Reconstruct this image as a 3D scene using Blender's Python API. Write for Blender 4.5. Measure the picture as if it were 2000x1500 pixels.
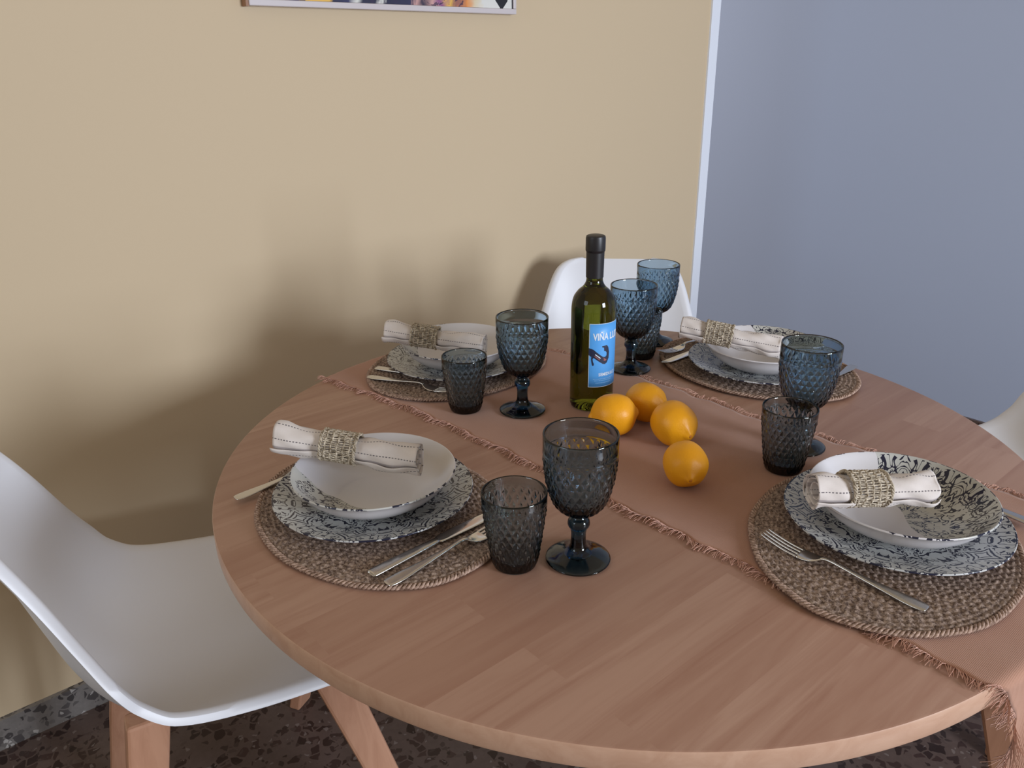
import bpy, math, random
import numpy as np
from mathutils import Vector, Matrix

C = bpy.context.scene
for o in list(bpy.data.objects):
    bpy.data.objects.remove(o)
col = C.collection
random.seed(7)
PI = math.pi

# ------------------------------------------------------------------ camera
cam_data = bpy.data.cameras.new('camera')
cam = bpy.data.objects.new('camera', cam_data)
col.objects.link(cam)
cam_data.sensor_fit = 'HORIZONTAL'
cam_data.sensor_width = 36.0
cam_data.lens = 36.0 * 1581.86 / 2000.0
cam_data.clip_start = 0.02
fw = Vector((0.60650, 0.70212, -0.37308)).normalized()
rt = Vector((0.7543, -0.6564, -0.0090)).normalized()
up = rt.cross(fw).normalized(); rt = fw.cross(up).normalized()
M = Matrix(((rt.x, up.x, -fw.x, -0.8662), (rt.y, up.y, -fw.y, -0.7500), (rt.z, up.z, -fw.z, 1.3121), (0, 0, 0, 1)))
cam.matrix_world = M
C.camera = cam

# ------------------------------------------------------------------ world, daylight, exposure
w = bpy.data.worlds.new('world'); C.world = w; w.use_nodes = True
bg = w.node_tree.nodes['Background']
bg.inputs[0].default_value = (1.0, 0.82, 0.61, 1)
bg.inputs[1].default_value = 0.37

def area(name, loc, target, sx, sy, power, color, spread=180):
    d = bpy.data.lights.new(name, 'AREA'); d.shape = 'RECTANGLE'
    d.size = sx; d.size_y = sy; d.energy = power; d.color = color; d.spread = math.radians(spread)
    o = bpy.data.objects.new(name, d); col.objects.link(o)
    o.location = loc
    o.rotation_euler = (Vector(target) - Vector(loc)).to_track_quat('-Z', 'Y').to_euler()
    return o
area('window_daylight', (0.55, -3.3, 1.42), (0.1, 0.6, 0.95), 0.95, 1.0, 122, (0.80, 0.875, 1.0))
area('side_window_daylight', (-3.2, 0.2, 2.0), (0.3, 0.0, 0.7), 1.2, 1.4, 20, (0.72, 0.85, 1.0))
area('blue_wall_fill', (0.95, 3.1, 1.75), (2.18, 0.9, 1.2), 1.2, 1.4, 35, (0.86, 0.90, 1.0))  # added fill lamp behind the yellow wall, brightens the blue-grey wall; no known window
C.view_settings.view_transform = 'Standard'
C.view_settings.look = 'None'
C.view_settings.gamma = 1
C.view_settings.use_curve_mapping = False
C.view_settings.exposure = 0.0

# ------------------------------------------------------------------ helpers
def tag(o, label=None, cat=None, group=None, kind=None):
    if label: o['label'] = label
    if cat: o['category'] = cat
    if group: o['group'] = group
    if kind: o['kind'] = kind
    return o

def empty(name, loc=(0, 0, 0), rz=0.0):
    o = bpy.data.objects.new(name, None); col.objects.link(o)
    o.location = loc; o.rotation_euler = (0, 0, rz); o.empty_display_size = 0.05
    return o

def copy_tree(o, parent=None):
    c = o.copy(); col.objects.link(c)
    if parent: c.parent = parent
    for ch in o.children: copy_tree(ch, c)
    return c

class MB:
    def __init__(s): s.v = []; s.f = []; s.uv = []
    def add(s, vs, fs, uvs=None):
        n = len(s.v); s.v += [tuple(map(float, v)) for v in vs]
        s.f += [tuple(int(i) + n for i in f) for f in fs]
        s.uv += (uvs if uvs is not None else [(0, 0)] * len(vs))
        return s
    def box(s, a, b):
        x0, y0, z0 = a; x1, y1, z1 = b
        return s.add([(x0,y0,z0),(x1,y0,z0),(x1,y1,z0),(x0,y1,z0),(x0,y0,z1),(x1,y0,z1),(x1,y1,z1),(x0,y1,z1)],
                     [(0,3,2,1),(4,5,6,7),(0,1,5,4),(1,2,6,5),(2,3,7,6),(3,0,4,7)])
    def grid(s, P, closed_u=False, closed_v=False, uv=None, cap=False):
        P = np.asarray(P, float); nu, nv = P.shape[:2]
        fs = []
        for i in range(nu if closed_u else nu - 1):
            i2 = (i + 1) % nu
            for j in range(nv if closed_v else nv - 1):
                j2 = (j + 1) % nv
                fs.append((i*nv+j, i2*nv+j, i2*nv+j2, i*nv+j2))
        if cap and closed_v:
            fs.append(tuple(range(nv))[::1]); fs.append(tuple((nu-1)*nv + j for j in range(nv))[::-1])
        uvs = None
        if uv is not None: uvs = [tuple(map(float, q)) for q in np.asarray(uv).reshape(-1, 2)]
        return s.add(P.reshape(-1, 3), fs, uvs)
    def tube(s, pts, r, n=8, closed=False, flat=1.0, cap=True):
        pts = [Vector(p) for p in pts]; m = len(pts); rs = r if hasattr(r, '__len__') else [r] * m
        rings = []; ref = None
        for i, p in enumerate(pts):
            a = pts[(i - 1) % m] if (closed or i > 0) else p
            b = pts[(i + 1) % m] if (closed or i < m - 1) else p
            t = (b - a).normalized()
            if ref is None: ref = Vector((0, 0, 1)) if abs(t.z) < .9 else Vector((1, 0, 0))
            x = t.cross(ref).normalized(); y = x.cross(t).normalized(); ref = y
            rings.append([p + x * math.cos(k*2*PI/n) * rs[i] + y * math.sin(k*2*PI/n) * rs[i] * flat for k in range(n)])
        return s.grid(rings, closed_u=closed, closed_v=True, cap=(cap and not closed))
    def lathe(s, prof, n=64, mod=None, cx=0, cy=0):
        P = np.zeros((len(prof), n, 3)); th = np.arange(n) * 2 * PI / n
        for i, (r, z) in enumerate(prof):
            rr = np.full(n, r)
            if mod is not None: rr = rr + mod(i, r, z, th)
            P[i, :, 0] = cx + rr * np.cos(th); P[i, :, 1] = cy + rr * np.sin(th); P[i, :, 2] = z
        return s.grid(P, closed_v=True)
    def build(s, name, mat=None, parent=None, smooth=True, weld=None, angle=None):
        me = bpy.data.meshes.new(name); me.from_pydata(s.v, [], s.f)
        if any(u != (0, 0) for u in s.uv):
            l = me.uv_layers.new(name='UVMap'); vi = np.zeros(len(me.loops), dtype=np.int32); me.loops.foreach_get('vertex_index', vi)
            l.data.foreach_set('uv', np.array(s.uv)[vi].astype(np.float32).ravel())
        import bmesh
        bm = bmesh.new(); bm.from_mesh(me)
        if weld: bmesh.ops.remove_doubles(bm, verts=bm.verts, dist=weld)
        bmesh.ops.recalc_face_normals(bm, faces=bm.faces)
        bm.to_mesh(me); bm.free()
        if smooth:
            me.polygons.foreach_set('use_smooth', [True] * len(me.polygons))
            if angle: me.set_sharp_from_angle(angle=math.radians(angle))
        me.update()
        o = bpy.data.objects.new(name, me); col.objects.link(o)
        if mat: me.materials.append(mat)
        if parent: o.parent = parent
        return o

def bevel(o, wd, seg=2):
    m = o.modifiers.new('bevel', 'BEVEL'); m.width = wd; m.segments = seg; m.limit_method = 'ANGLE'; m.angle_limit = math.radians(40)
    return o

def smoothpath(pts, n=8):
    """Catmull-Rom through rows of numbers"""
    P = np.array(pts, float); out = []
    for i in range(len(P) - 1):
        p0 = P[max(i-1, 0)]; p1 = P[i]; p2 = P[i+1]; p3 = P[min(i+2, len(P)-1)]
        for k in range(n):
            t = k / n
            out.append(.5*((2*p1)+(-p0+p2)*t+(2*p0-5*p1+4*p2-p3)*t*t+(-p0+3*p1-3*p2+p3)*t**3))
    out.append(P[-1]); return np.array(out)

# ------------------------------------------------------------------ material helpers
class NT:
    def __init__(s, name):
        s.m = bpy.data.materials.new(name); s.m.use_nodes = True; s.t = s.m.node_tree
        s.b = s.t.nodes['Principled BSDF']; s.out = s.t.nodes['Material Output']
    def n(s, typ, **kw):
        nd = s.t.nodes.new(typ)
        for k, v in kw.items():
            if hasattr(nd, k): setattr(nd, k, v)
        return nd
    def l(s, a, b): s.t.links.new(a, b)
    def val(s, nd, key, v):
        if hasattr(v, 'is_linked') or isinstance(v, bpy.types.NodeSocket): s.l(v, nd.inputs[key])
        else: nd.inputs[key].default_value = v
    def math(s, op, a, b=None, c=None, clamp=False):
        nd = s.n('ShaderNodeMath'); nd.operation = op; nd.use_clamp = clamp
        s.val(nd, 0, a)
        if b is not None: s.val(nd, 1, b)
        if c is not None: s.val(nd, 2, c)
        return nd.outputs[0]
    def coord(s, which='Object', scale=(1,1,1), rot=(0,0,0), loc=(0,0,0)):
        tc = s.n('ShaderNodeTexCoord'); mp = s.n('ShaderNodeMapping')
        mp.inputs['Scale'].default_value = scale; mp.inputs['Rotation'].default_value = rot; mp.inputs['Location'].default_value = loc
        s.l(tc.outputs[which], mp.inputs[0]); return mp.outputs[0]
    def noise(s, vec, scale, detail=3, rough=.5, dist=0):
        nd = s.n('ShaderNodeTexNoise'); s.l(vec, nd.inputs['Vector'])
        nd.inputs['Scale'].default_value = scale; nd.inputs['Detail'].default_value = detail
        nd.inputs['Roughness'].default_value = rough; nd.inputs['Distortion'].default_value = dist
        return nd.outputs['Fac']
    def ramp(s, fac, stops, interp='LINEAR'):
        nd = s.n('ShaderNodeValToRGB'); nd.color_ramp.interpolation = interp
        e = nd.color_ramp.elements
        while len(e) < len(stops): e.new(0.5)
        for i, (p, c) in enumerate(stops):
            e[i].position = p; e[i].color = (*c, 1) if len(c) == 3 else c
        s.l(fac, nd.inputs[0]); return nd.outputs[0]
    def mix(s, fac, a, b, mode='MIX'):
        nd = s.n('ShaderNodeMix'); nd.data_type = 'RGBA'; nd.blend_type = mode
        s.val(nd, 0, fac)
        for k, v in ((6, a), (7, b)):
            if isinstance(v, bpy.types.NodeSocket): s.l(v, nd.inputs[k])
            else: nd.inputs[k].default_value = (*v, 1) if len(v) == 3 else v
        return nd.outputs[2]
    def bump(s, h, strength=.3, dist=.001):
        nd = s.n('ShaderNodeBump'); nd.inputs['Strength'].default_value = strength; nd.inputs['Distance'].default_value = dist
        s.l(h, nd.inputs['Height']); s.l(nd.outputs[0], s.b.inputs['Normal'])
    def set(s, **kw):
        names = dict(color='Base Color', rough='Roughness', metal='Metallic', trans='Transmission Weight', ior='IOR', spec='Specular IOR Level', sheen='Sheen Weight', coat='Coat Weight', sss='Subsurface Weight')
        for k, v in kw.items():
            i = s.b.inputs[names[k]]
            if isinstance(v, bpy.types.NodeSocket): s.l(v, i)
            elif isinstance(v, tuple): i.default_value = (*v, 1) if len(v) == 3 else v
            else: i.default_value = v
        return s

def wall_mat(name, c):
    t = NT(name); v = t.coord()
    n = t.noise(v, 2.0, 4); colr = t.mix(t.math('MULTIPLY', n, .35), c, tuple(x*.93 for x in c))
    t.set(color=colr, rough=.62, spec=.25)
    t.bump(t.noise(v, 260, 2), .12, .0006)
    return t.m
M_yellow = wall_mat('yellow_wall_paint', (0.62, 0.495, 0.332))
M_blue = wall_mat('blue_grey_wall_paint', (0.37, 0.42, 0.54))
M_white = wall_mat('white_trim_paint', (0.80, 0.84, 0.92))

def terrazzo(name, base, dark, light, sc=1.0):
    t = NT(name); v = t.coord()
    nz = t.n('ShaderNodeTexNoise'); nz.inputs['Scale'].default_value = 30; t.l(v, nz.inputs['Vector'])
    vm = t.n('ShaderNodeVectorMath'); vm.operation = 'MULTIPLY_ADD'
    t.l(nz.outputs['Color'], vm.inputs[0]); vm.inputs[1].default_value = (.02,)*3; t.l(v, vm.inputs[2])
    vv = vm.outputs[0]
    def cells(scale, thr, edge):
        a = t.n('ShaderNodeTexVoronoi'); a.inputs['Scale'].default_value = scale; t.l(vv, a.inputs['Vector'])
        e = t.n('ShaderNodeTexVoronoi'); e.feature = 'DISTANCE_TO_EDGE'; e.inputs['Scale'].default_value = scale; t.l(vv, e.inputs['Vector'])
        sp = t.n('ShaderNodeSeparateColor'); t.l(a.outputs['Color'], sp.inputs[0])
        inside = t.math('GREATER_THAN', e.outputs['Distance'], edge)
        pick = t.math('LESS_THAN', sp.outputs[0], thr)
        return t.math('MULTIPLY', inside, pick), sp.outputs[1]
    c = t.mix(t.noise(v, 60, 4, .7), tuple(x*.72 for x in base), tuple(x*1.25 for x in base))
    m1, r1 = cells(48*sc, .35, .08); c = t.mix(m1, c, t.mix(r1, dark, tuple(x*2.2 for x in dark)))
    m2, r2 = cells(85*sc, .22, .10); c = t.mix(m2, c, t.mix(r2, dark, base))
    m3, r3 = cells(110*sc, .06, .12); c = t.mix(t.math('MULTIPLY', m3, .7), c, light)
    t.set(color=c, rough=.28, spec=.45)
    return t.m
M_floor = terrazzo('terrazzo_floor', (.098, .068, .058), (.026, .015, .013), (.20, .165, .15))
M_skirt = terrazzo('terrazzo_skirting', (.20, .185, .175), (.05, .045, .045), (.5, .48, .46))

def wood(name, c1, c2, streak, planks=True, rough=.38, axis='x'):
    t = NT(name)
    rot = (0, 0, 0) if axis == 'x' else (0, PI/2, 0)
    v = t.coord(rot=rot)
    mp = t.n('ShaderNodeMapping'); mp.inputs['Scale'].default_value = (1.6, 22, 22); t.l(v, mp.inputs[0])
    if planks:
        br = t.n('ShaderNodeTexBrick'); t.l(v, br.inputs['Vector'])
        br.offset = .37; br.offset_frequency = 2; br.squash = 1.0
        br.inputs['Scale'].default_value = 1.0; br.inputs['Brick Width'].default_value = .42; br.inputs['Row Height'].default_value = .062
        br.inputs['Mortar Size'].default_value = 0.0; br.inputs['Bias'].default_value = 0
        br.inputs['Color1'].default_value = (0, 0, 0, 1); br.inputs['Color2'].default_value = (1, 1, 1, 1)
        tint = br.outputs['Color']
        ad = t.n('ShaderNodeVectorMath'); ad.operation = 'MULTIPLY_ADD'; t.l(tint, ad.inputs[0]); ad.inputs[1].default_value = (5, 9, 3); t.l(mp.outputs[0], ad.inputs[2])
        gv = ad.outputs[0]
        base = t.mix(tint, c1, c2)
    else:
        gv = mp.outputs[0]; base = c1
    g = t.noise(gv, 1.6, 5, .62, .9)
    c = t.mix(t.ramp(g, [(.42, (0,0,0)), (.72, (1,1,1))]), base, streak)
    g2 = t.noise(gv, 9, 3, .6)
    c = t.mix(t.math('MULTIPLY', g2, .22), c, tuple(x*.8 for x in streak))
    t.set(color=c, rough=rough, spec=.4)
    t.bump(g2, .05, .0004)
    return t.m
M_table = wood('beech_tabletop_wood', (.43, .262, .187), (.365, .208, .143), (.32, .168, .113))
M_leg = wood('beech_leg_wood', (.50, .27, .17), (.4, .2, .1), (.40, .20, .12), planks=False, axis='z')
M_edge = wood('beech_edge_band', (.57, .36, .25), (.4, .2, .1), (.48, .28, .185), planks=False)

M_shell = NT('white_moulded_plastic').set(color=(.74, .75, .79), rough=.38, spec=.45).m
M_metal = NT('brushed_steel').set(color=(.62, .60, .57), rough=.24, metal=1.0).m
M_metal2 = NT('polished_steel').set(color=(.72, .70, .67), rough=.16, metal=1.0).m

def glass(name, c, ior=1.5):
    t = NT(name).set(color=c, rough=.02, trans=1.0, ior=ior, spec=.5); return t.m
def tinted(name, surf, absorb, dens):
    t = NT(name).set(color=surf, rough=.015, trans=1.0, ior=1.5, spec=.5)
    va = t.n('ShaderNodeVolumeAbsorption'); va.inputs['Color'].default_value = (*absorb, 1); va.inputs['Density'].default_value = dens
    t.l(va.outputs[0], t.out.inputs['Volume']); return t.m
M_glass = tinted('smoky_blue_glass', (.74, .82, .88), (.17, .43, .57), 190)
M_tumbler = tinted('smoky_grey_glass', (.74, .80, .84), (.24, .42, .50), 230)
M_bottle = glass('olive_green_glass', (.135, .15, .014), 1.42)
M_foil = NT('black_capsule_foil').set(color=(.012, .011, .013), rough=.42).m

def lemon_mat():
    t = NT('lemon_peel'); v = t.coord()
    c = t.mix(t.noise(v, 18, 3), (.90, .42, .010), (.82, .33, .006))
    t.set(color=c, rough=.42, spec=.4, sss=.0); t.bump(t.noise(v, 420, 2), .35, .0008); return t.m
M_lemon = lemon_mat()
M_lemon_tip = NT('lemon_stem_scar').set(color=(.55, .19, .01), rough=.6).m

def runner_mat():
    t = NT('burlap_cloth'); v = t.coord()
    wx = t.n('ShaderNodeTexWave'); wx.bands_direction = 'X'; wx.inputs['Scale'].default_value = 210; wx.inputs['Distortion'].default_value = 2.2; wx.inputs['Detail'].default_value = 2; t.l(v, wx.inputs['Vector'])
    wy = t.n('ShaderNodeTexWave'); wy.bands_direction = 'Y'; wy.inputs['Scale'].default_value = 210; wy.inputs['Distortion'].default_value = 2.2; wy.inputs['Detail'].default_value = 2; t.l(v, wy.inputs['Vector'])
    h = t.math('MULTIPLY', wx.outputs['Fac'], wy.outputs['Fac'])
    n = t.noise(v, 14, 4, .6)
    c = t.mix(n, (.36, .185, .122), (.44, .245, .17))
    c = t.mix(t.math('MULTIPLY', h, .35), c, (.50, .28, .19))
    t.set(color=c, rough=.9, spec=.1, sheen=.2); t.bump(h, .5, .0006); return t.m
M_runner = runner_mat()
def fringe_mat():
    t = NT('burlap_threads'); v = t.coord()
    t.set(color=t.mix(t.noise(v, 90, 2), (.44, .22, .16), (.72, .47, .37)), rough=.9, spec=.1); return t.m
M_fringe = fringe_mat()

def grass_mat(name, a, b, sc=260):
    t = NT(name); v = t.coord()
    c = t.ramp(t.noise(v, sc, 4, .75), [(.38, a), (.62, b)])
    t.set(color=c, rough=.8, spec=.15); t.bump(t.noise(v, sc*1.6, 3, .7), .8, .0012); return t.m
M_mat = grass_mat('woven_seagrass', (.085, .054, .042), (.42, .315, .25), 250)
M_rope = grass_mat('braided_seagrass_edge', (.17, .105, .075), (.52, .37, .29), 200)
M_ring = grass_mat('pale_straw', (.24, .19, .13), (.66, .58, .46), 160)

def ceramic(name, mode, off=0.0, ang=0.0, seed=0.0):
    """glazed stoneware; navy filigree drawn as contour lines of a pattern folded round the plate"""
    t = NT(name); tc = t.n('ShaderNodeTexCoord'); sp = t.n('ShaderNodeSeparateXYZ'); t.l(tc.outputs['Object'], sp.inputs[0])
    x, y, z = sp.outputs
    r = t.math('SQRT', t.math('ADD', t.math('MULTIPLY', x, x), t.math('MULTIPLY', y, y)))
    th = t.math('ARCTAN2', y, x)
    N = 8
    fold = t.math('PINGPONG', th, PI / N)
    u = t.math('MULTIPLY', fold, .108)
    cb = t.n('ShaderNodeCombineXYZ'); t.l(u, cb.inputs[0]); t.l(r, cb.inputs[1]); cb.inputs[2].default_value = seed
    v = cb.outputs[0]
    n1 = t.noise(v, 40, 1.5, .5, 1.3)
    n2 = t.noise(v, 66, 1.0, .5, 1.0)
    def line(n, c, wd): return t.math('LESS_THAN', t.math('ABSOLUTE', t.math('SUBTRACT', n, c)), wd)
    ln = t.math('MAXIMUM', line(n1, .5, .022), t.math('MAXIMUM', line(n1, .38, .016), line(n1, .62, .017)))
    dens = t.math('GREATER_THAN', t.noise(v, 22, 0.5, .4, 0), .50)
    ln2 = t.math('MULTIPLY', line(n2, .5, .033), dens)
    ln = t.math('MULTIPLY', ln, t.math('GREATER_THAN', t.noise(v, 30, 0.5, .4, 0), .47))
    ink = t.math('MAXIMUM', ln, ln2)
    # eight little pointed medallions around the rim
    f2 = t.math('SUBTRACT', t.math('PINGPONG', t.math('ADD', th, .39), PI / N), 0)
    wob = t.math('MULTIPLY', t.math('SUBTRACT', t.noise(v, 90, 1.5, .5, 0), .5), .006)
    dx = t.math('ADD', t.math('MULTIPLY', f2, .108), wob); dy = t.math('SUBTRACT', r, .108)
    dia = t.math('ADD', t.math('POWER', t.math('ABSOLUTE', dx), .75), t.math('POWER', t.math('ABSOLUTE', dy), .75))
    clear = t.math('LESS_THAN', dia, .0660)
    ring = t.math('LESS_THAN', t.math('ABSOLUTE', t.math('SUBTRACT', dia, .0520)), .0042)
    core = t.math('LESS_THAN', t.math('ABSOLUTE', t.math('SUBTRACT', dia, .0330)), .0035)
    if mode == 'plate':
        ink = t.math('MULTIPLY', ink, t.math('SUBTRACT', 1.0, clear))
        ink = t.math('MAXIMUM', ink, t.math('MAXIMUM', ring, core))
    # rim edge dashes
    dash = t.math('MULTIPLY', t.math('GREATER_THAN', t.noise(tc.outputs['Object'], 95, 2, .6), .53), t.math('GREATER_THAN', r, .1312 if mode == 'plate' else .1076))
    if mode == 'bowl':
        d = t.math('ADD', t.math('MULTIPLY', x, math.cos(ang)), t.math('MULTIPLY', y, math.sin(ang)))
        d = t.math('ADD', d, t.math('MULTIPLY', t.math('SUBTRACT', t.noise(tc.outputs['Object'], 22, 0), .5), .02))
        mask = t.math('GREATER_THAN', d, off)
        inner = t.math('GREATER_THAN', t.math('ADD', t.math('MULTIPLY', r, -0.62), z), -.0262)
        ink = t.math('MULTIPLY', t.math('MULTIPLY', ink, mask), 1.0)
        geo = t.n('ShaderNodeAttribute'); geo.attribute_name = 'inside'
        ink = t.math('MULTIPLY', ink, geo.outputs['Fac'])
        base = t.mix(t.math('MULTIPLY', mask, geo.outputs['Fac']), (.62, .60, .61), (.50, .50, .47))
        dash = t.math('MULTIPLY', t.math('MULTIPLY', dash, t.math('GREATER_THAN', z, .0436)), t.math('GREATER_THAN', d, off - .075))
    else:
        geo = t.n('ShaderNodeAttribute'); geo.attribute_name = 'inside'
        ink = t.math('MULTIPLY', ink, geo.outputs['Fac'])
        base = t.mix(geo.outputs['Fac'], (.66, .66, .70), (.50, .51, .50))
        dash = t.math('MULTIPLY', dash, t.math('GREATER_THAN', z, .0165))
    ink = t.math('MAXIMUM', ink, dash)
    t.set(color=t.mix(ink, base, (.012, .014, .035)), rough=.22, spec=.5)
    return t.m

def cloth_mat():
    t = NT('striped_linen'); uvn = t.n('ShaderNodeTexCoord'); sp = t.n('ShaderNodeSeparateXYZ'); t.l(uvn.outputs['UV'], sp.inputs[0])
    u, v = sp.outputs[0], sp.outputs[1]
    vm = t.math('MODULO', t.math('ADD', v, .006), .040)
    def band(c, wd): return t.math('LESS_THAN', t.math('ABSOLUTE', t.math('SUBTRACT', vm, c)), wd)
    dashed = t.math('GREATER_THAN', t.math('SINE', t.math('MULTIPLY', u, 1500)), -.3)
    s1 = t.math('MULTIPLY', t.math('MAXIMUM', band(.008, .0006), band(.030, .0006)), dashed)
    s2 = band(.019, .0026)
    c = t.mix(t.noise(t.coord(), 60, 3), (.60, .54, .50), (.70, .64, .60))
    c = t.mix(t.math('MULTIPLY', s2, .55), c, (.22, .18, .19))
    c = t.mix(t.math('MULTIPLY', s1, .85), c, (.07, .06, .07))
    t.set(color=c, rough=.9, spec=.1, sheen=.2)
    wv = t.noise(t.coord(scale=(1, 1, 1)), 700, 2); t.bump(wv, .3, .0005)
    return t.m
M_linen = cloth_mat()

# ------------------------------------------------------------------ setting
def struct(name, a, b, mat):
    o = MB().box(a, b).build(name, mat, smooth=False); tag(o, kind='structure'); return o
WY = 0.913
tag(struct('floor', (-4, -4.5, -.05), (4, 5, 0), M_floor), 'dark brown terrazzo floor with stone chips', 'floor')
tag(struct('wall_back', (-4, WY, 0), (1.392, WY + .12, 2.7), M_yellow), 'mustard yellow painted wall behind the table', 'wall')
tag(struct('wall_right', (2.18, -4.5, 0), (2.30, 5, 2.7), M_blue), 'blue-grey painted wall on the right', 'wall')
tag(struct('trim_1', (1.392, WY - .006, 0), (1.434, WY + .126, 2.7), M_white), 'narrow white vertical strip at the end of the yellow wall', 'trim')
b1 = struct('baseboard_back', (-4, WY - .012, 0), (1.390, WY, .07), M_skirt); tag(b1, 'grey terrazzo skirting under the yellow wall', 'baseboard')
tag(struct('baseboard_right', (2.168, -4.5, 0), (2.18, 5, .07), M_floor), 'dark skirting under the blue-grey wall', 'baseboard')

# ------------------------------------------------------------------ table
TZ = .75; R = .60
table = empty('round_dining_table', (0, 0, 0))
tag(table, 'round light beech dining table with splayed wooden legs', 'table')
tt = MB().lathe([(0, TZ-.03), (R-.006, TZ-.03), (R-.001, TZ-.027), (R, TZ-.024), (R, TZ-.003), (R-.001, TZ-.0008), (R-.003, TZ), (.3, TZ), (0, TZ)], 256)
top = tt.build('tabletop', M_table, table, weld=1e-5, angle=35)
top.data.materials.append(M_edge)
for p in top.data.polygons:
    c = p.center
    if math.hypot(c.x, c.y) > R - .004 and c.z < TZ - .0008: p.material_index = 1
fr = MB()
a = [math.radians(q) for q in (-69, 63, 117, 236)]
for k in range(4):
    q = a[k]; q2 = a[(k+1) % 4]
    p1 = Vector((.44*math.cos(q), .44*math.sin(q), TZ-.06)); p2 = Vector((.44*math.cos(q2), .44*math.sin(q2), TZ-.06))
    fr.tube([p1, p2], .022, 4)
fr.build('apron_frame', M_leg, table, smooth=False)
for q in a:
    rings = []
    for r, z, wd, th in ((.497, TZ-.032, .034, .020), (.60, .35, .029, .017), (.69, .0, .022, .013)):
        c, s = math.cos(q), math.sin(q)
        rings.append([(r*c + dr*c - dt*s, r*s + dr*s + dt*c, z) for dr, dt in ((-th, -wd), (th, -wd), (th, wd), (-th, wd))])
    bevel(MB().grid(rings, closed_v=True, cap=True).build('leg', M_leg, table, smooth=False), .004)

# ------------------------------------------------------------------ chairs
def make_chair():
    root = empty('shell_chair')
    key = [  # u, w, halfwidth, edge lift
        (.235, .405, .150, .000), (.232, .418, .185, .003), (.215, .430, .205, .008), (.17, .434, .222, .016), (.09, .430, .232, .030), (.0, .424, .236, .045),
        (-.09, .424, .236, .060), (-.15, .438, .234, .070), (-.195, .475, .230, .072), (-.222, .53, .226, .066), (-.243, .595, .205, .056),
        (-.264, .67, .186, .044), (-.284, .735, .168, .032), (-.296, .775, .150, .022), (-.304, .796, .122, .014), (-.307, .804, .088, .008)]
    K = smoothpath(key, 5); n = len(K); nt = 41
    T = np.gradient(K[:, :2], axis=0); T /= np.linalg.norm(T, axis=1)[:, None]
    Nn = np.stack([T[:, 1], -T[:, 0]], 1)  # towards the sitter: up on the seat, forward on the back
    Nn = np.where((Nn[:, 1:2] < 0) & (K[:, 1:2] < .45), -Nn, Nn)
    P = np.zeros((n, nt, 3))
    for j in range(nt):
        t = -1 + 2*j/(nt-1); e = abs(t)**2.6
        P[:, j, 0] = K[:, 0] + Nn[:, 0]*K[:, 3]*e
        P[:, j, 1] = K[:, 2]*math.sin(t*PI/2*.98)/math.sin(PI/2*.98)*1.0 if False else K[:, 2]*t
        P[:, j, 2] = K[:, 1] + Nn[:, 1]*K[:, 3]*e
    # rolled lip down both sides
    ext = []
    for sg, j in ((-1, 0), (1, nt-1)):
        e1 = P[:, j].copy(); e2 = P[:, j].copy()
        e1[:, 1] += sg*.006; e1[:, 0] -= Nn[:, 0]*.001; e1[:, 2] -= Nn[:, 1]*.001
        e2[:, 1] += sg*.010; e2[:, 0] -= Nn[:, 0]*.009; e2[:, 2] -= Nn[:, 1]*.009
        ext.append((e1, e2))
    P = np.concatenate([ext[0][1][:, None], ext[0][0][:, None], P, ext[1][0][:, None], ext[1][1][:, None]], axis=1)
    sh = MB().grid(P).build('seat_shell', M_shell, root)
    m = sh.modifiers.new('solid', 'SOLIDIFY'); m.thickness = .008; m.offset = 0
    m = sh.modifiers.new('bevel', 'BEVEL'); m.width = .003; m.segments = 3; m.limit_method = 'ANGLE'; m.angle_limit = math.radians(50)
    f = MB()
    f.tube([(-.11, -.085, .397), (.10, .12, .397)], .013, 4); f.tube([(-.11, .085, .397), (.10, -.12, .397)], .013, 4)
    f.build('underframe', M_leg, root, smooth=False)
    for (u0, v0, u1, v1) in ((-.136, -.108, -.21, -.20), (-.136, .108, -.21, .20), (.130, -.158, .245, -.235), (.130, .158, .245, .235)):
        rings = []
        for k, (z, h) in enumerate(((.402, .031), (.2, .026), (0, .018))):
            q = 1 - z/.402; u = u0 + (u1-u0)*q; v = v0 + (v1-v0)*q
            rings.append([(u + du, v + dv, z) for du, dv in ((-h, -h*.62), (h, -h*.62), (h, h*.62), (-h, h*.62))])
        bevel(MB().grid(rings, closed_v=True, cap=True).build('leg', M_leg, root, smooth=False), .005)
    return root
chair = make_chair()
chair.location = (-.512, .408, 0); chair.rotation_euler = (0, 0, math.radians(-11))
G = 'white shell chairs around the table'
tag(chair, 'white plastic shell chair with beech legs at the left, nearest, tucked beside the yellow wall', 'chair', G)
c2 = copy_tree(chair); c2.location = (.548, .488, 0); c2.rotation_euler = (0, 0, math.radians(224))
tag(c2, 'white shell chair behind the wine bottle and glasses, its back showing against the yellow wall', 'chair', G)
c3 = copy_tree(chair); c3.location = (.99, -.34, 0); c3.rotation_euler = (0, 0, math.radians(155))
tag(c3, 'white shell chair cut off by the right edge, in front of the blue-grey wall', 'chair', G)

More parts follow.
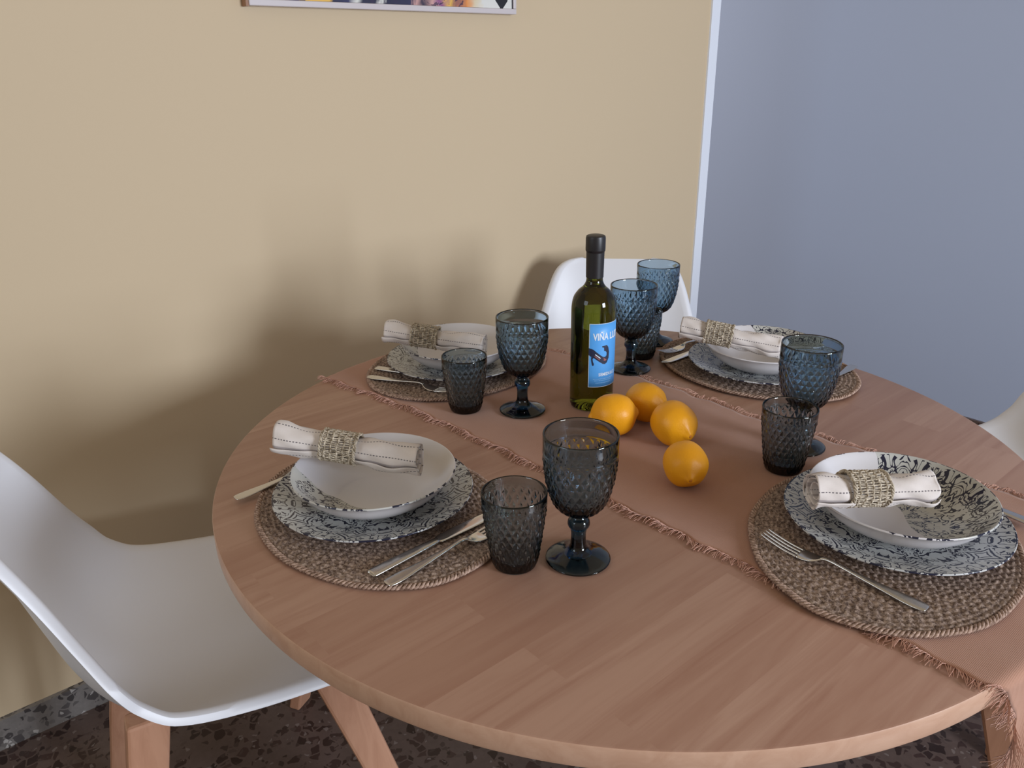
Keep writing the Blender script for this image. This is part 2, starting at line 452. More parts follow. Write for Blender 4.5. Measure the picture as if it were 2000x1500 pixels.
# ------------------------------------------------------------------ picture
pic = empty('framed_picture', (-.112, WY, 1.412))
tag(pic, 'colourful framed picture hanging at the top of the yellow wall', 'picture')
PW, PH = .690, .70
fm = MB(); D0 = -.022
fm.box((0, D0, 0), (PW, -.001, .012)); fm.box((0, D0, PH-.012), (PW, -.001, PH)); fm.box((.0, D0, .0121), (.009, -.001, PH-.0121)); fm.box((PW-.009, D0, .0121), (PW, -.001, PH-.0121))
M_frame = NT('silver_frame').set(color=(.60, .55, .56), rough=.4).m
bevel(fm.build('frame', M_frame, pic, smooth=False), .0015)
M_wside = NT('brown_frame_side').set(color=(.30, .15, .08), rough=.5).m
tag(MB().box((-.006, D0+.003, -.001), (-.0002, -.001, PH)).build('frame_side', M_wside, pic, smooth=False), 'brown outer side of the frame')
def art():
    t = NT('picture_print'); tc = t.n('ShaderNodeTexCoord'); sp = t.n('ShaderNodeSeparateXYZ'); t.l(tc.outputs['Object'], sp.inputs[0])
    v = tc.outputs['Object']
    x = t.math('ADD', sp.outputs[0], t.math('MULTIPLY', t.math('SUBTRACT', t.noise(v, 14, 3, .6, .8), .5), .09))
    z = sp.outputs[2]
    W_ = (.72, .72, .68); Y = (.78, .47, .09); Nv = (.02, .02, .05); Pu = (.26, .08, .24); Or = (.75, .28, .07); Pk = (.62, .36, .33)
    f = t.math('DIVIDE', x, PW)
    c = t.ramp(f, [(0, W_), (.08, (.6, .55, .45)), (.115, Pu), (.14, (.12, .10, .22)), (.178, (.05, .03, .12)), (.185, Y), (.265, Y), (.285, Nv), (.34, (.03, .03, .10)), (.37, W_), (.385, Nv), (.43, Nv), (.445, W_), (.46, Nv), (.55, (.03, .03, .08)), (.575, Pk), (.60, Nv), (.64, Pk), (.67, Pu), (.705, Y), (.74, (.30, .12, .10)), (.77, Or), (.82, (.70, .60, .42)), (.86, W_), (1, W_)][:32])
    blot = t.math('GREATER_THAN', t.noise(v, 30, 2, .5, 1.4), .6)
    inw = t.math('LESS_THAN', f, .82)
    c = t.mix(t.math('MULTIPLY', t.math('MULTIPLY', blot, inw), .8), c, (.03, .02, .06))
    dx = t.math('SUBTRACT', sp.outputs[0], PW*.935); dz = t.math('SUBTRACT', z, .030)
    dm = t.math('LESS_THAN', t.math('ADD', t.math('ABSOLUTE', dx), t.math('ABSOLUTE', t.math('MULTIPLY', dz, .9))), .020)
    c = t.mix(dm, c, (.012, .012, .014))
    edge = t.math('LESS_THAN', t.math('SUBTRACT', PW - .0125, sp.outputs[0]), 0)
    c = t.mix(edge, c, (.02, .02, .03))
    t.set(color=c, rough=.3); return t.m
MB().box((.0095, D0+.004, .0125), (PW-.0095, -.003, PH-.0125)).build('print', art(), pic, smooth=False)

# ------------------------------------------------------------------ runner
def runner():
    Lp = smoothpath([(-.66, -.118), (-.586, -.122), (-.495, -.126), (-.331, -.126), (-.19, -.131), (.025, -.138), (.264, -.150), (.42, -.168), (.575, -.197), (.66, -.205)], 12)
    Rp = smoothpath([(-.66, .300), (-.55, .292), (-.473, .283), (-.21, .256), (-.113, .240), (-.004, .247), (.177, .243), (.346, .231), (.387, .224), (.53, .215), (.66, .212)], 12)
    ys = np.concatenate([np.linspace(-.80, .74, 260)])
    nx = 72
    rng = np.random.RandomState(3)
    ph = rng.rand(6)*6
    P = np.zeros((len(ys), nx, 3))
    for i, y in enumerate(ys):
        yc = min(max(y, -.66), .66)
        xl = np.interp(yc, Lp[:, 0], Lp[:, 1]); xr = np.interp(yc, Rp[:, 0], Rp[:, 1])
        xl += .0022*math.sin(y*60+1) + .0016*math.sin(y*133); xr += .002*math.sin(y*70+2) + .0018*math.sin(y*121)
        for j in range(nx):
            t = j/(nx-1); x = xl + (xr-xl)*t
            ye = math.sqrt(max((R+.0015)**2 - x*x, 0))
            ed = min(t, 1-t)*.4
            z = TZ + .0014 + .0004*(math.sin(x*70 + y*9 + ph[0]) * math.sin(y*31+ph[1])) + (.0016*max(0, 1-ed/.02)*(.5+.5*math.sin(y*75+ph[2]))*(.5+.5*math.sin(y*23)))
            Y = y
            over = abs(y) - ye
            rad = .010
            if over > -rad*.3:
                s = over + rad*.3; sg = 1 if y > 0 else -1
                arc = rad*PI/2
                fold = .010*min(1, max(0, s-.02)/.12)*(1+math.sin(x*62+ph[3]+s*9)) if True else 0
                if s < arc: a_ = s/rad; Y = sg*(ye - rad*.3 + rad*math.sin(a_)); z = z - rad*(1-math.cos(a_))
                else: Y = sg*(ye - rad*.3 + rad + fold); z = z - rad - (s-arc)
                x2 = x + .045*min(1, s/.07)*(1-t) + .012*min(1, s/.2)*math.sin(x*40)
                P[i, j] = (x2, Y, z); continue
            P[i, j] = (x, Y, z)
    o = MB().grid(P).build('table_runner', M_runner)
    m = o.modifiers.new('solid', 'SOLIDIFY'); m.thickness = .0011; m.offset = 0
    tag(o, 'brown burlap table runner with frayed edges lying across the round table', 'table runner')
    f = MB()
    def thread(p, d, L):
        d = Vector(d).normalized(); p = Vector(p); q = []
        side = Vector((-d.y, d.x, 0)); k = random.uniform(-.35, .35); lift = random.uniform(.0, .0045); zz = p.z
        for s in range(5):
            t = s/4
            pt = p + d*L*t + side*k*L*t*t
            q.append(pt + Vector((0, 0, lift*math.sin(t*PI*.9) - (zz - TZ - .0009)*t if abs(zz-TZ) < .006 else 0)))
        f.tube(q, random.uniform(.00028, .0005), 3, cap=False)
    for side, j in ((-1, 0), (1, nx-1)):
        pts = P[:, j]; seg = np.linalg.norm(np.diff(pts, axis=0), axis=1); cum = np.concatenate([[0], np.cumsum(seg)])
        s = 0
        while s < cum[-1]:
            p = [np.interp(s, cum, pts[:, k]) for k in range(3)]
            L = random.uniform(.008, .019)
            clump = math.sin(s*95+side)*.45 + math.sin(s*41)*.3
            hang = p[2] < TZ - .004
            thread(p, (side*1.0, clump + random.uniform(-.35, .35), -.55 if hang else 0), L * (1.5 if hang else 1.0))
            s += random.uniform(.0006, .0016)
    for i in (0, len(ys)-1):
        for k in range(420):
            t = random.random()*(nx-1); j = int(min(t, nx-2)); p = P[i, j]*(1-(t-j)) + P[i, j+1]*(t-j)
            thread(p, (random.uniform(-.3, .3), random.uniform(-.2, .2), -1), random.uniform(.01, .028))
    g = f.build('fringe', M_fringe, o, smooth=False); tag(g, 'loose frayed threads along the runner edges', kind='stuff')
    return o
runner()

# ------------------------------------------------------------------ placemats
def make_placemat():
    root = empty('woven_placemat')
    A, B = .190, .150
    nr, na = 96, 420; P = np.zeros((nr, na, 3)); th = np.arange(na)*2*PI/na; rows = 24
    for i in range(nr):
        q = i/(nr-1); q = max(q, .004)
        row = q*rows; k = int(row); fr_ = row-k
        hgt = .0046 + .0013*abs(math.sin(fr_*PI))
        ph = (k*1.7)
        chev = th*75*(.35+.65*q) if False else th*(int(30+50*q))
        hh = hgt + .0011*np.sin(th*int(26+62*((k+.5)/rows)) + ph + (fr_-.5)*3.0*(1 if k % 2 else -1))*math.sin(fr_*PI)
        P[i, :, 0] = A*q*np.cos(th); P[i, :, 1] = B*q*np.sin(th); P[i, :, 2] = hh
    m = MB().grid(P, closed_v=True)
    # skirt down to the table
    low = P[-1].copy(); low[:, 2] = .0008
    m.grid(np.stack([P[-1], low]), closed_v=True)
    m.build('woven_field', M_mat, root, weld=1e-6)
    e = MB(); N = 1200; turns = 130
    for s in range(3):
        pts = []
        for k in range(N):
            t = k*2*PI/N; a_ = t*turns/2 + s*2*PI/3
            rr = 1 + .0027*math.cos(a_)/.17
            wob = 1 + .004*math.sin(t*5) + .003*math.sin(t*11+1)
            pts.append(((A+.003)*rr*wob*math.cos(t), (B+.003)*rr*wob*math.sin(t), .0036 + .0014*math.sin(a_)))
        e.tube(pts, .0019, 5, closed=True)
    e.build('braided_edge', M_rope, root)
    return root
mat0 = make_placemat(); GM = 'woven placemats at the four place settings'
MATS = [((-.381, .085), 87), ((.030, .447), 12), ((.450, .052), 91), ((.042, -.398), 17)]
ML = ['oval brown woven placemat at the near left setting, under a knife and fork', 'oval woven placemat at the far left setting, beside the yellow wall side of the runner',
      'oval woven placemat at the far right setting, in front of the blue-grey wall', 'oval woven placemat at the near right setting, overlapping the runner edge']
for i, ((x, y), a_) in enumerate(MATS):
    o = mat0 if i == 0 else copy_tree(mat0)
    o.location = (x, y, TZ + (.0005 if i == 0 else .0026)); o.rotation_euler = (0, 0, math.radians(a_)); tag(o, ML[i], 'placemat', GM)
MT = TZ + .0068   # top of a mat

# ------------------------------------------------------------------ plates and bowls
def dish(name, mat, outer, inner, n=128):
    m = MB(); po = smoothpath(outer, 6); pi_ = smoothpath(inner, 6)
    m.lathe([tuple(p) for p in po], n); nv = len(m.v)
    m.lathe([tuple(p) for p in pi_], n)
    o = m.build(name, mat)
    # marks the faces of the eating side
    at = o.data.attributes.new('inside', 'FLOAT', 'POINT')
    at.data.foreach_set('value', [0.0 if i < nv else 1.0 for i in range(len(o.data.vertices))])
    return o
POUT = [(.0, .0012), (.070, .0012), (.074, .0), (.079, .0005), (.083, .003), (.110, .0115), (.130, .0170), (.1335, .0190)]
PIN = [(.1335, .0190), (.1330, .0205), (.130, .0198), (.112, .0145), (.090, .0080), (.078, .0052), (.060, .0042), (.0, .0042)]
BOUT = [(.0, .0015), (.045, .0015), (.048, .0), (.052, .0005), (.056, .003), (.076, .012), (.092, .024), (.103, .038), (.1095, .0445)]
BIN = [(.1095, .0445), (.1088, .0460), (.1065, .0450), (.098, .036), (.088, .0265), (.074, .0160), (.056, .0080), (.040, .0058), (.0, .0050)]
PL = [(-.379, .101), (.020, .440), (.437, .036), (.073, -.396)]
PLL = ['dark navy patterned dinner plate under the bowl at the near left setting', 'patterned dinner plate under the bowl at the far left setting',
       'patterned dinner plate at the far right setting, behind the tall blue goblet', 'large navy patterned dinner plate under the bowl at the near right setting']
BL = ['white bowl at the near left setting, patterned only on its left inner wall', 'white bowl at the far left setting, behind the small tumbler',
      'white bowl at the far right setting, partly hidden by the blue goblet', 'white bowl at the near right setting, its right half patterned with navy motifs']
bang = [(math.radians(203), .036), (math.radians(150), .075), (math.radians(-10), .055), (math.radians(-38), .012)]
M_plate = ceramic('patterned_plate_glaze', 'plate', seed=3.1)
plates = []; bowls = []
for i, (x, y) in enumerate(PL):
    if i == 0: p = dish('dinner_plate', M_plate, POUT, PIN)
    else: p = plates[0].copy(); col.objects.link(p)
    p.location = (x, y, MT + (.0005 if i == 0 else .0023)); p.rotation_euler = (0, 0, .35 + i*1.3); tag(p, PLL[i], 'plate', 'patterned dinner plates'); plates.append(p)
    bm_ = ceramic('patterned_bowl_glaze', 'bowl', off=bang[i][1], ang=bang[i][0], seed=1.3 + i)
    b = dish('deep_bowl', bm_, BOUT, BIN)
    b.location = (x + (.002 if i else .0), y - .003, p.location.z + .0046); tag(b, BL[i], 'bowl', 'white bowls on the plates'); bowls.append(b)
ZB = TZ + .0068 + .0046

# ------------------------------------------------------------------ napkins and rings
def napkin(p0, p1, seed, r0=.0215, ring_t=.42):
    """a loosely rolled cloth from p0 to p1, held by a straw ring"""
    rng = random.Random(seed); p0 = Vector(p0); p1 = Vector(p1); ax = (p1-p0); L = ax.length; ax.normalize()
    sx = ax.cross(Vector((0, 0, 1))).normalized(); sz = sx.cross(ax).normalized()
    turns = 2.8; ns = 150; nl = 60; P = np.zeros((nl, ns, 3)); UV = np.zeros((nl, ns, 2))
    w1, w2, w3 = rng.random()*6, rng.random()*6, rng.random()*6
    for i in range(nl):
        t = i/(nl-1)
        pinch = 1 - .16*math.exp(-((t-ring_t)/.13)**2) + .10*math.exp(-(t/.10)**2) + .05*math.exp(-((1-t)/.12)**2)
        arc = 0.0
        for j in range(ns):
            q = j/(ns-1); a_ = q*turns*2*PI + 1.0
            r = (r0*.30 + (r0*.70)*q**.8)*pinch
            wr = 0.0014*math.sin(a_*2+w1+t*9) + .0022*math.sin(a_*3+w2-t*16)*abs(t-ring_t)*2 + .0018*math.sin(a_+w3+t*19) + .0009*math.sin(a_*5+t*31+w1)
            env = min(1, abs(t-ring_t)/.15)
            r += wr*env*q
            off = .004*math.sin(a_*1.0 + w2)*(q*.8) if t < .02 or t > .98 else 0
            sag = -.0015*math.sin(t*PI)
            pt = p0 + ax*(L*t + (off + .006*(1-q)*(1 if t < .5 else -1)*(abs(t-.5)*2)**6)) + sx*(r*math.cos(a_)) + sz*(r*math.sin(a_)*.93 + sag)
            P[i, j] = pt; arc = q*turns*2*PI*r0*.72; UV[i, j] = (t*L + .001, arc)
    o = MB().grid(P - np.array(p0), uv=UV).build('rolled_napkin', M_linen)
    o.location = p0
    m = o.modifiers.new('solid', 'SOLIDIFY'); m.thickness = .0009; m.offset = 0
    # ring
    c = p0 + ax*(L*ring_t); ring = empty('napkin_ring', c)
    R0 = r0*.84 + .0032; HW = .023
    def at(a_, s, r): return sx*(r*math.cos(a_)) + sz*(r*math.sin(a_)*.95) + ax*s
    ribs = MB(); nr = 44
    for k in range(nr):
        a_ = k*2*PI/nr; pts = []
        for s in range(13):
            q = -HW + 2*HW*s/12
            pts.append(at(a_ + .03*math.sin(q*200+k), q, R0 + .0008*math.sin(q*PI/.0092)*(1 if k % 2 else -1)))
        ribs.tube(pts, .0011, 5, flat=1.0)
    for b in range(5):
        s0 = -HW*.72 + b*HW*.36; pts = []
        for k in range(nr*4):
            a_ = k*2*PI/(nr*4); pts.append(at(a_, s0 + .0006*math.sin(a_*7+b), R0 + .0010*math.cos(a_*nr/2 + b*PI)))
        ribs.tube(pts, .00125, 5, closed=True)
    ribs.build('straw_weave', M_ring, ring)
    for sgn in (-1, 1):
        e = MB()
        for q in range(3):
            pts = []
            for k in range(120):
                a_ = k*2*PI/120; tw = a_*11 + q*2*PI/3
                pts.append(at(a_, sgn*HW + .0013*math.cos(tw) + .0008*math.sin(a_*3+q), R0 + .0004 + .0012*math.sin(tw)))
            e.tube(pts, .0012, 5, closed=True)
        e.build('twisted_rim', M_ring, ring)
    return o, ring
NAPS = [((-.462, .203, .844), (-.330, .058, .818), .45), ((-.104, .490, .845), (.020, .350, .822), .40),
        ((.316, .134, .846), (.410, -.022, .822), .38), ((-.062, -.350, .843), (.070, -.435, .832), .42)]
NL = ['striped linen napkin roll across the near left bowl, dark dashed stripes along it', 'crumpled linen napkin roll resting on the far left bowl',
      'pale linen napkin roll on the far right bowl, open end towards the goblets', 'linen napkin roll on the near right bowl with its folded end open to the left']
RL = ['woven straw ring around the napkin at the near left setting', 'woven straw ring around the napkin at the far left setting',
      'woven straw ring around the napkin at the far right setting', 'woven straw ring around the napkin at the near right setting']
for i, (a_, b_, rt_) in enumerate(NAPS):
    n_, r_ = napkin(a_, b_, 11+i, ring_t=rt_)
    tag(n_, NL[i], 'napkin', 'rolled linen napkins'); tag(r_, RL[i], 'napkin ring', 'woven straw napkin rings')

# ------------------------------------------------------------------ glasses
def quilt(n, z0, z1, rows, amp):
    def f(z, th):
        if z <= z0 or z >= z1: return 0*th
        v = (z-z0)/(z1-z0)*rows; fade = min(1, (z-z0)/.003, (z1-z)/.003)
        a1 = (n*th/(2*PI) + v/2) % 1 - .5; b1 = (n*th/(2*PI) - v/2) % 1 - .5
        h = 1 - 2*np.maximum(abs(a1), abs(b1))
        return amp*fade*(h - .35)
    return f
def densify(prof, step):
    out = [prof[0]]
    for a_, b_ in zip(prof[:-1], prof[1:]):
        d = math.dist(a_, b_); k = max(1, int(math.ceil(d/step)))
        for i in range(1, k+1): out.append((a_[0]+(b_[0]-a_[0])*i/k, a_[1]+(b_[1]-a_[1])*i/k))
    return out
def make_goblet():
    outer = [(.0, .0022), (.012, .0020), (.030, .0010), (.0365, .0), (.0386, .0012), (.0388, .0030), (.034, .0052), (.024, .0088), (.016, .0125), (.0108, .018), (.0092, .026), (.0090, .036), (.0098, .041), (.0104, .0435),
             (.0128, .047), (.0134, .0510), (.0122, .0555), (.0092, .0590), (.0092, .0620), (.0150, .0650), (.0225, .0690), (.0295, .0770), (.0345, .088), (.0382, .101), (.0408, .115), (.0425, .130), (.0433, .143)]
    po = smoothpath(outer, 5)
    po = [tuple(p) for p in po if True]
    po = densify([p for p in po], .0009)
    q = quilt(24, .0700, .1420, 8, .0019)
    top = [(.0440, .1445), (.0434, .1465), (.0436, .156), (.0437, .1655), (.0434, .1675), (.0426, .1680), (.0416, .1672)]
    inner = smoothpath([(.0412, .166), (.0408, .150), (.0400, .133), (.0380, .115), (.0350, .100), (.0305, .087), (.0240, .0785), (.0150, .0735), (.0, .0720)], 5)
    prof = po + top + [tuple(p) for p in inner]
    return MB().lathe(prof, 288, mod=lambda i, r, z, th: q(z, th) if i < len(po) else 0*th).build('goblet', M_glass, weld=1e-6)
def make_tumbler():
    outer = [(.0, .0015), (.020, .0012), (.0245, .0), (.0262, .0012), (.0272, .005), (.0288, .014), (.0315, .032), (.0342, .052), (.0366, .070), (.0380, .082), (.0384, .0855)]
    po = densify([tuple(p) for p in smoothpath(outer, 4)], .00095)
    q = quilt(24, .004, .0850, 9, .0021)
    top = [(.0388, .0870), (.0384, .0885), (.0388, .0955), (.0386, .0972), (.0378, .0978), (.0368, .0970)]
    inner = smoothpath([(.0364, .095), (.0356, .080), (.0338, .062), (.0308, .040), (.0272, .020), (.0235, .0115), (.012, .0095), (.0, .0092)], 5)
    prof = po + top + [tuple(p) for p in inner]
    return MB().lathe(prof, 240, mod=lambda i, r, z, th: q(z, th) if i < len(po) else 0*th).build('tumbler', M_tumbler, weld=1e-6)
RZ = TZ + .0028
gob = make_goblet(); GS = [(-.2654, -.1731, TZ+.0006), (-.0225, .2000, RZ), (.2635, .2080, RZ), (.4307, .2873, TZ+.0006), (.2012, -.1891, RZ)]
GL = ['smoky blue-grey diamond-cut goblet standing nearest the viewer on the bare wood', 'dark diamond-cut goblet on the runner left of the wine bottle',
      'blue diamond-cut goblet just right of the wine bottle', 'blue diamond-cut goblet farthest back, in front of the white chair back', 'blue diamond-cut goblet behind the near right tumbler, in front of the far right bowl']
for i, (x, y, z) in enumerate(GS):
    o = gob if i == 0 else gob.copy()
    if i: col.objects.link(o)
    o.location = (x, y, z); o.rotation_euler = (0, 0, .4*i); tag(o, GL[i], 'goblet', 'diamond-cut glass goblets')
tum = make_tumbler(); TS = [(-.3279, -.1288, TZ+.0006), (-.0906, .2701, RZ), (.1200, -.2122, RZ), (.338, .246, TZ+.0006)]
TL = ['dark smoky diamond-cut tumbler at the near left setting, beside the nearest goblet', 'small dark diamond-cut tumbler in front of the far left plate',
      'dark diamond-cut tumbler on the runner behind the near right plate', 'dark tumbler mostly hidden behind the goblet right of the wine bottle']
for i, (x, y, z) in enumerate(TS):
    o = tum if i == 0 else tum.copy()
    if i: col.objects.link(o)
    o.location = (x, y, z); o.rotation_euler = (0, 0, .3*i); tag(o, TL[i], 'tumbler', 'diamond-cut glass tumblers')

# ------------------------------------------------------------------ wine bottle
bx, by = .0844, .1408
bot = empty('wine_bottle', (bx, by, RZ)); tag(bot, 'green glass wine bottle with black capsule and light blue label', 'bottle')
prof = [(0, .012), (.012, .011), (.024, .004), (.031, .0), (.0352, .0012), (.0370, .006), (.0372, .02), (.0372, .16)] + [tuple(p) for p in smoothpath([(.0372, .166), (.0368, .178), (.0340, .192), (.0270, .203), (.0185, .211), (.0142, .219), (.0134, .228), (.0133, .236)], 5)] + [(.0133, .284), (0, .284)]
MB().lathe(densify(prof, .004), 96).build('glass_body', M_bottle, bot, weld=1e-6, angle=50)
cp = [(.0137, .2175), (.0142, .2172), (.0148, .250), (.0149, .268), (.0149, .2685), (.0158, .2695), (.0162, .272), (.0162, .290), (.0155, .2935), (.013, .2948), (0, .2948)]
cp = [(.01385, .226), (.01435, .2262), (.0147, .250), (.0148, .267), (.0148, .2685), (.0158, .2695), (.0161, .272), (.0161, .290), (.0154, .2935), (.013, .2948), (0, .2948)]
MB().lathe(cp, 64).build('capsule', M_foil, bot, angle=50)
# the label wraps the bottle; angle 0 of the label is its left edge
view = math.atan2(-.75-by, -.8662-bx)              # towards the front of the place
A0 = view - math.radians(9)                         # left edge seen from the front
LW, LZ0, LZ1 = math.radians(118), .046, .157; RB = .03745
def wrap(x, z, r=RB): a_ = A0 + x/RB; return (r*math.cos(a_), r*math.sin(a_), z)
LWm = LW*RB
lab = MB(); nl = 48
lab.grid([[wrap(LWm*i/nl, z) for z in np.linspace(LZ0, LZ1, 6)] for i in range(nl+1)])
lo = lab.build('label', NT('light_blue_label').set(color=(.085, .36, .80), rough=.45).m, bot)
s_ = lo.modifiers.new('solid', 'SOLIDIFY'); s_.thickness = .0002; s_.offset = 1
M_lw = NT('white_label_ink').set(color=(.72, .80, .88), rough=.5).m
M_lb = NT('dark_label_ink').set(color=(.012, .018, .05), rough=.5).m
M_lr = NT('red_label_ink').set(color=(.30, .10, .09), rough=.5).m
def text_on_label(txt, x0, z0, size, mat, name, squeeze=1.0, bold=0.0):
    cu = bpy.data.curves.new(name, 'FONT'); cu.body = txt; cu.size = size; cu.offset = bold; cu.resolution_u = 3
    to = bpy.data.objects.new(name, cu); col.objects.link(to)
    dg = bpy.context.evaluated_depsgraph_get(); me = to.evaluated_get(dg).to_mesh()
    vs = [wrap(x0 + v.co.x*squeeze, z0 + v.co.y, RB + .00045) for v in me.vertices]; fs = [tuple(p.vertices) for p in me.polygons]
    bpy.data.objects.remove(to)
    return MB().add(vs, fs).build(name, mat, lo, smooth=False)
text_on_label('VI\u00d1A LUDY', .0065, .1290, .0165, M_lw, 'lettering', .70, .0005)
text_on_label('SEMIDULCE', .0170, .0655, .0078, M_lw, 'lettering', .9, .0002)
def ink(poly, mat, name, r=RB + .0005, parent=None):
    """filled outline on the label, cut in thin columns so that it follows the curve"""
    m = MB(); xs = sorted(set([p[0] for p in poly] + list(np.linspace(min(p[0] for p in poly), max(p[0] for p in poly), 24))))
    for xa, xb in zip(xs[:-1], xs[1:]):
        def cuts(x):
            c = []
            for i in range(len(poly)):
                (x1, z1), (x2, z2) = poly[i], poly[(i+1) % len(poly)]
                if (x1 <= x < x2) or (x2 <= x < x1): c.append(z1 + (z2-z1)*(x-x1)/(x2-x1))
            return sorted(c)
        e = (xb-xa)*1e-3
        if e <= 0: continue
        ca, cb = cuts(xa+e), cuts(xb-e)
        if len(ca) != len(cb): continue
        for k in range(0, len(ca)-1, 2):
            m.add([wrap(xa, ca[k], r), wrap(xb, cb[k], r), wrap(xb, cb[k+1], r), wrap(xa, ca[k+1], r)], [(0, 1, 2, 3)])
    return m.build(name, mat, parent or lo, smooth=False, weld=1e-7)
# dark lizard-like creature bending from the left edge, with its head turned up at the right
ink([(.0002, .1150), (.004, .1145), (.008, .1125), (.013, .1080), (.019, .1030), (.024, .0995), (.028, .0985), (.031, .1010), (.031, .1060), (.0285, .1090), (.026, .1095), (.026, .1120), (.0255, .1150), (.022, .1165), (.022, .1180), (.026, .1185), (.031, .1190), (.034, .1150),
     (.036, .1060), (.0355, .0960), (.032, .0885), (.028, .0860), (.024, .0870), (.018, .0910), (.012, .0955), (.008, .0985), (.0065, .0960), (.0072, .0915), (.0088, .0880), (.0085, .0850), (.0062, .0845), (.0055, .0875), (.0048, .0910), (.0040, .0960), (.0045, .1000), (.0002, .1030)], M_lb, 'printed_creature')
ink([(.010, .1040), (.011, .1050), (.020, .0978), (.019, .0968)], M_lw, 'creature_stripe', RB + .0007)
ink([(.009, .1012), (.010, .1022), (.019, .0950), (.018, .0940)], M_lr, 'creature_stripe', RB + .0007)
ink([(.0235, .0985), (.027, .0965), (.031, .0935), (.028, .0915), (.025, .0930), (.026, .0955)], M_lr, 'creature_hand', RB + .0007)
sl = MB()
for k, (xa, xb, z) in enumerate(((.008, .046, .0600), (.010, .044, .0570), (.012, .040, .0530))):
    x = xa
    while x < xb:
        wd = random.uniform(.0010, .0030); sl.add([wrap(x, z, RB+.00045), wrap(x+wd, z, RB+.00045), wrap(x+wd, z+.0009, RB+.00045), wrap(x, z+.0009, RB+.00045)], [(0, 1, 2, 3)]); x += wd + .0008
sl.build('small_print', NT('pale_small_print').set(color=(.30, .55, .82), rough=.5).m, lo, smooth=False)
bd = MB()
for xa, xb, za, zb in ((0, LWm, LZ0, LZ0+.0007), (0, LWm, LZ1-.0007, LZ1), (0, .0007, LZ0, .1028), (0, .0007, .1155, LZ1)):
    k = 40 if xb > .001 else 1
    bd.grid([[wrap(xa+(xb-xa)*i/k, z, RB+.0004) for z in (za, zb)] for i in range(k+1)])
bd.build('label_border', M_lw, lo, smooth=False)

# ------------------------------------------------------------------ lemons
def make_lemon():
    root = empty('lemon')
    prof = smoothpath([(0, -.0385), (.0035, -.0378), (.0070, -.0345), (.0140, -.0310), (.0240, -.0230), (.0300, -.0110), (.0316, .0), (.0305, .0110), (.0250, .0225), (.0160, .0300), (.0095, .0340), (.0062, .0368), (.0036, .0385), (0, .0388)], 6)
    rng = random.Random(4)
    m = MB().lathe([tuple(p) for p in prof], 64, mod=lambda i, r, z, th: (.0005*np.sin(th*3+z*90) + .0004*np.sin(th*5+1-z*60))*min(1, r/.01))
    m.build('peel', M_lemon, root, weld=1e-5)
    MB().lathe([(0, .0394), (.0014, .0395), (.0024, .0389), (.0026, .0382), (.0, .0378)], 16).build('stem_scar', M_lemon_tip, root, weld=1e-6)
    return root
lem = make_lemon()
LE = [((.022, .033), (88, 0, 60), 1.06, 'lemon touching the foot of the wine bottle'), ((.101, .034), (84, 0, 10), 1.02, 'lemon farthest back, right of the wine bottle'),
      ((.066, -.052), (98, 0, -14), 1.08, 'lemon between the farthest lemon and the lone front one'), ((-.024, -.144), (101, 0, -40), .98, 'lemon lying in front of the other lemons, its stem end towards the viewer')]
for i, ((x, y), rot, sc, lb) in enumerate(LE):
    o = lem if i == 0 else copy_tree(lem)
    o.location = (x, y, RZ + .0316*sc); o.rotation_euler = [math.radians(q) for q in rot]; o.scale = (sc,)*3
    tag(o, lb, 'lemon', 'lemons on the runner')

# ------------------------------------------------------------------ cutlery (each along +x from its handle end)
def loft(sections, n=8):
    """sections: x, y, z, half width, half thickness"""
    m = MB(); rings = []
    for x, y, z, hw, ht in smoothpath(sections, 4):
        rings.append([(x, y + hw*math.copysign(abs(math.cos(k*2*PI/n + PI/n))**.6, math.cos(k*2*PI/n + PI/n)), z + ht*math.copysign(abs(math.sin(k*2*PI/n + PI/n))**.8, math.sin(k*2*PI/n + PI/n))) for k in range(n)])
    m.grid(rings, closed_v=True, cap=True); return m
def make_knife():
    r = empty('table_knife')
    loft([(0, 0, .002, .0060, .0014), (.001, 0, .002, .0085, .002), (.03, 0, .0023, .0080, .0023), (.07, 0, .0026, .0065, .0026), (.098, 0, .0028, .0050, .0026)], 12).build('handle', M_metal, r)
    loft([(.097, 0, .0028, .0048, .0020), (.104, .0006, .0028, .0080, .0009), (.14, .0008, .0026, .0092, .0007), (.18, .0006, .0024, .0088, .0006), (.197, -.0015, .0024, .0055, .0005), (.203, -.0045, .0024, .0012, .0004)], 12).build('blade', M_metal2, r)
    return r
def make_fork():
    r = empty('dinner_fork')
    loft([(0, 0, .0022, .0040, .0008), (.003, 0, .0023, .0078, .0011), (.02, 0, .0026, .0088, .0012), (.05, 0, .0040, .0058, .0013), (.09, 0, .0068, .0030, .0015), (.112, 0, .0085, .0026, .0017), (.122, 0, .0068, .0034, .0016)], 12).build('handle', M_metal, r)
    h = loft([(.120, 0, .0068, .0032, .0015), (.128, 0, .0035, .0085, .0010), (.138, 0, .0018, .0110, .0009), (.148, 0, .0016, .0113, .0009)], 12)
    for k in range(4):
        y = (k-1.5)*.0062
        t = loft([(.146, y, .0016, .0022, .0009), (.165, y*.98, .0030, .0016, .0008), (.185, y*.94, .0068, .0013, .0007), (.196, y*.92, .0098, .0006, .0005)], 8)
        h.add(t.v, t.f)
    h.build('tines', M_metal2, r)
    return r
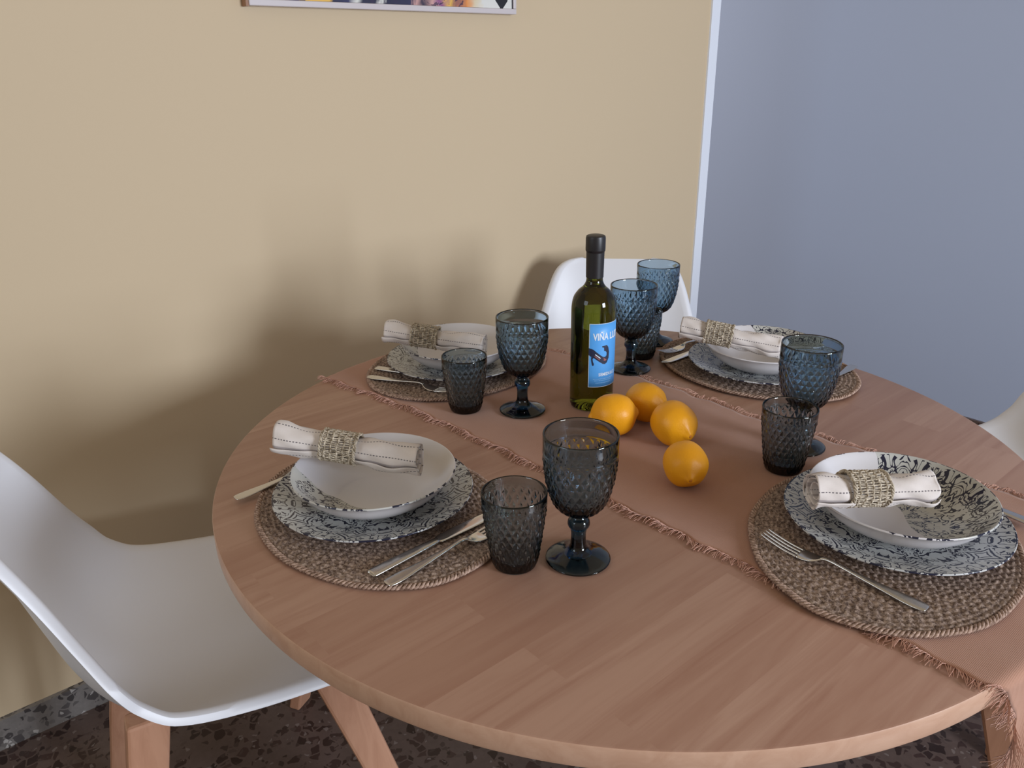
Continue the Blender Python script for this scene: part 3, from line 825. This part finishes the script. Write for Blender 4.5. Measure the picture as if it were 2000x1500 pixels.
def make_spoon():
    r = empty('spoon')
    loft([(0, 0, .0022, .0040, .0008), (.003, 0, .0023, .0078, .0011), (.02, 0, .0026, .0088, .0012), (.05, 0, .0040, .0058, .0013), (.09, 0, .0068, .0030, .0015), (.118, 0, .0080, .0026, .0017), (.130, 0, .0065, .0032, .0014)], 12).build('handle', M_metal, r)
    P = []
    for i in range(17):
        u = i/16; x = .128 + .060*u; hw = .020*math.sin(PI*min(.985, (u*.93+.05))**.8); row = []
        for j in range(13):
            v = -1+j/6; d = (1-v*v)*math.sin(PI*u)*.0075
            row.append((x, hw*v, .0062 + .002*u - d*.78))
        P.append(row)
    b = MB().grid(P).build('bowl', M_metal2, r)
    s = b.modifiers.new('solid', 'SOLIDIFY'); s.thickness = .001; s.offset = 0
    return r
kn, fk, sn = make_knife(), make_fork(), make_spoon()
used = set()
def put(proto, x, y, z, deg, label, cat, group, roll=0, pitch=0):
    o = proto if proto.name not in used else copy_tree(proto); used.add(proto.name)
    o.location = (x, y, z); o.rotation_euler = (math.radians(roll), math.radians(pitch), math.radians(deg)); tag(o, label, cat, group); return o
ZC = MT + .0004; ZC2 = ZC + .0022
GK, GF, GSp = 'table knives', 'dinner forks', 'spoons'
put(kn, -.474, -.044, ZC, 2.5, 'steel knife beside the near left plate, its broad handle towards the viewer', 'knife', GK)
put(fk, -.473, -.073, ZC, 3, 'steel fork on the near left placemat, running behind the tumbler', 'fork', GF)
put(sn, -.520, .232, TZ + .0055, .5, 'steel spoon with its handle sticking out past the left of the near left placemat', 'spoon', GSp, pitch=-1.0)
put(kn, -.108, .525, ZC2, -66, 'steel knife next to the plate at the far left setting', 'knife', GK)
put(fk, -.145, .497, ZC2, -67, 'steel fork at the left edge of the far left placemat, tines towards the tumbler', 'fork', GF)
put(fk, .545, .205, ZC2, 180, 'steel fork with raised tines at the left of the far right placemat', 'fork', GF)
put(kn, .520, .172, ZC2, 180, 'steel knife whose tip shows beside the fork at the far right setting', 'knife', GK)
put(sn, .575, -.082, ZC2, 188, 'steel spoon at the right of the far right placemat, behind the tall goblet', 'spoon', GSp)
put(fk, -.066, -.500, ZC2, 92, 'steel fork lying across the left of the near right placemat', 'fork', GF)
put(kn, .205, -.520, ZC2, 86, 'steel knife at the right edge of the photo, beyond the near right plate', 'knife', GK)
bpy.context.view_layer.update()
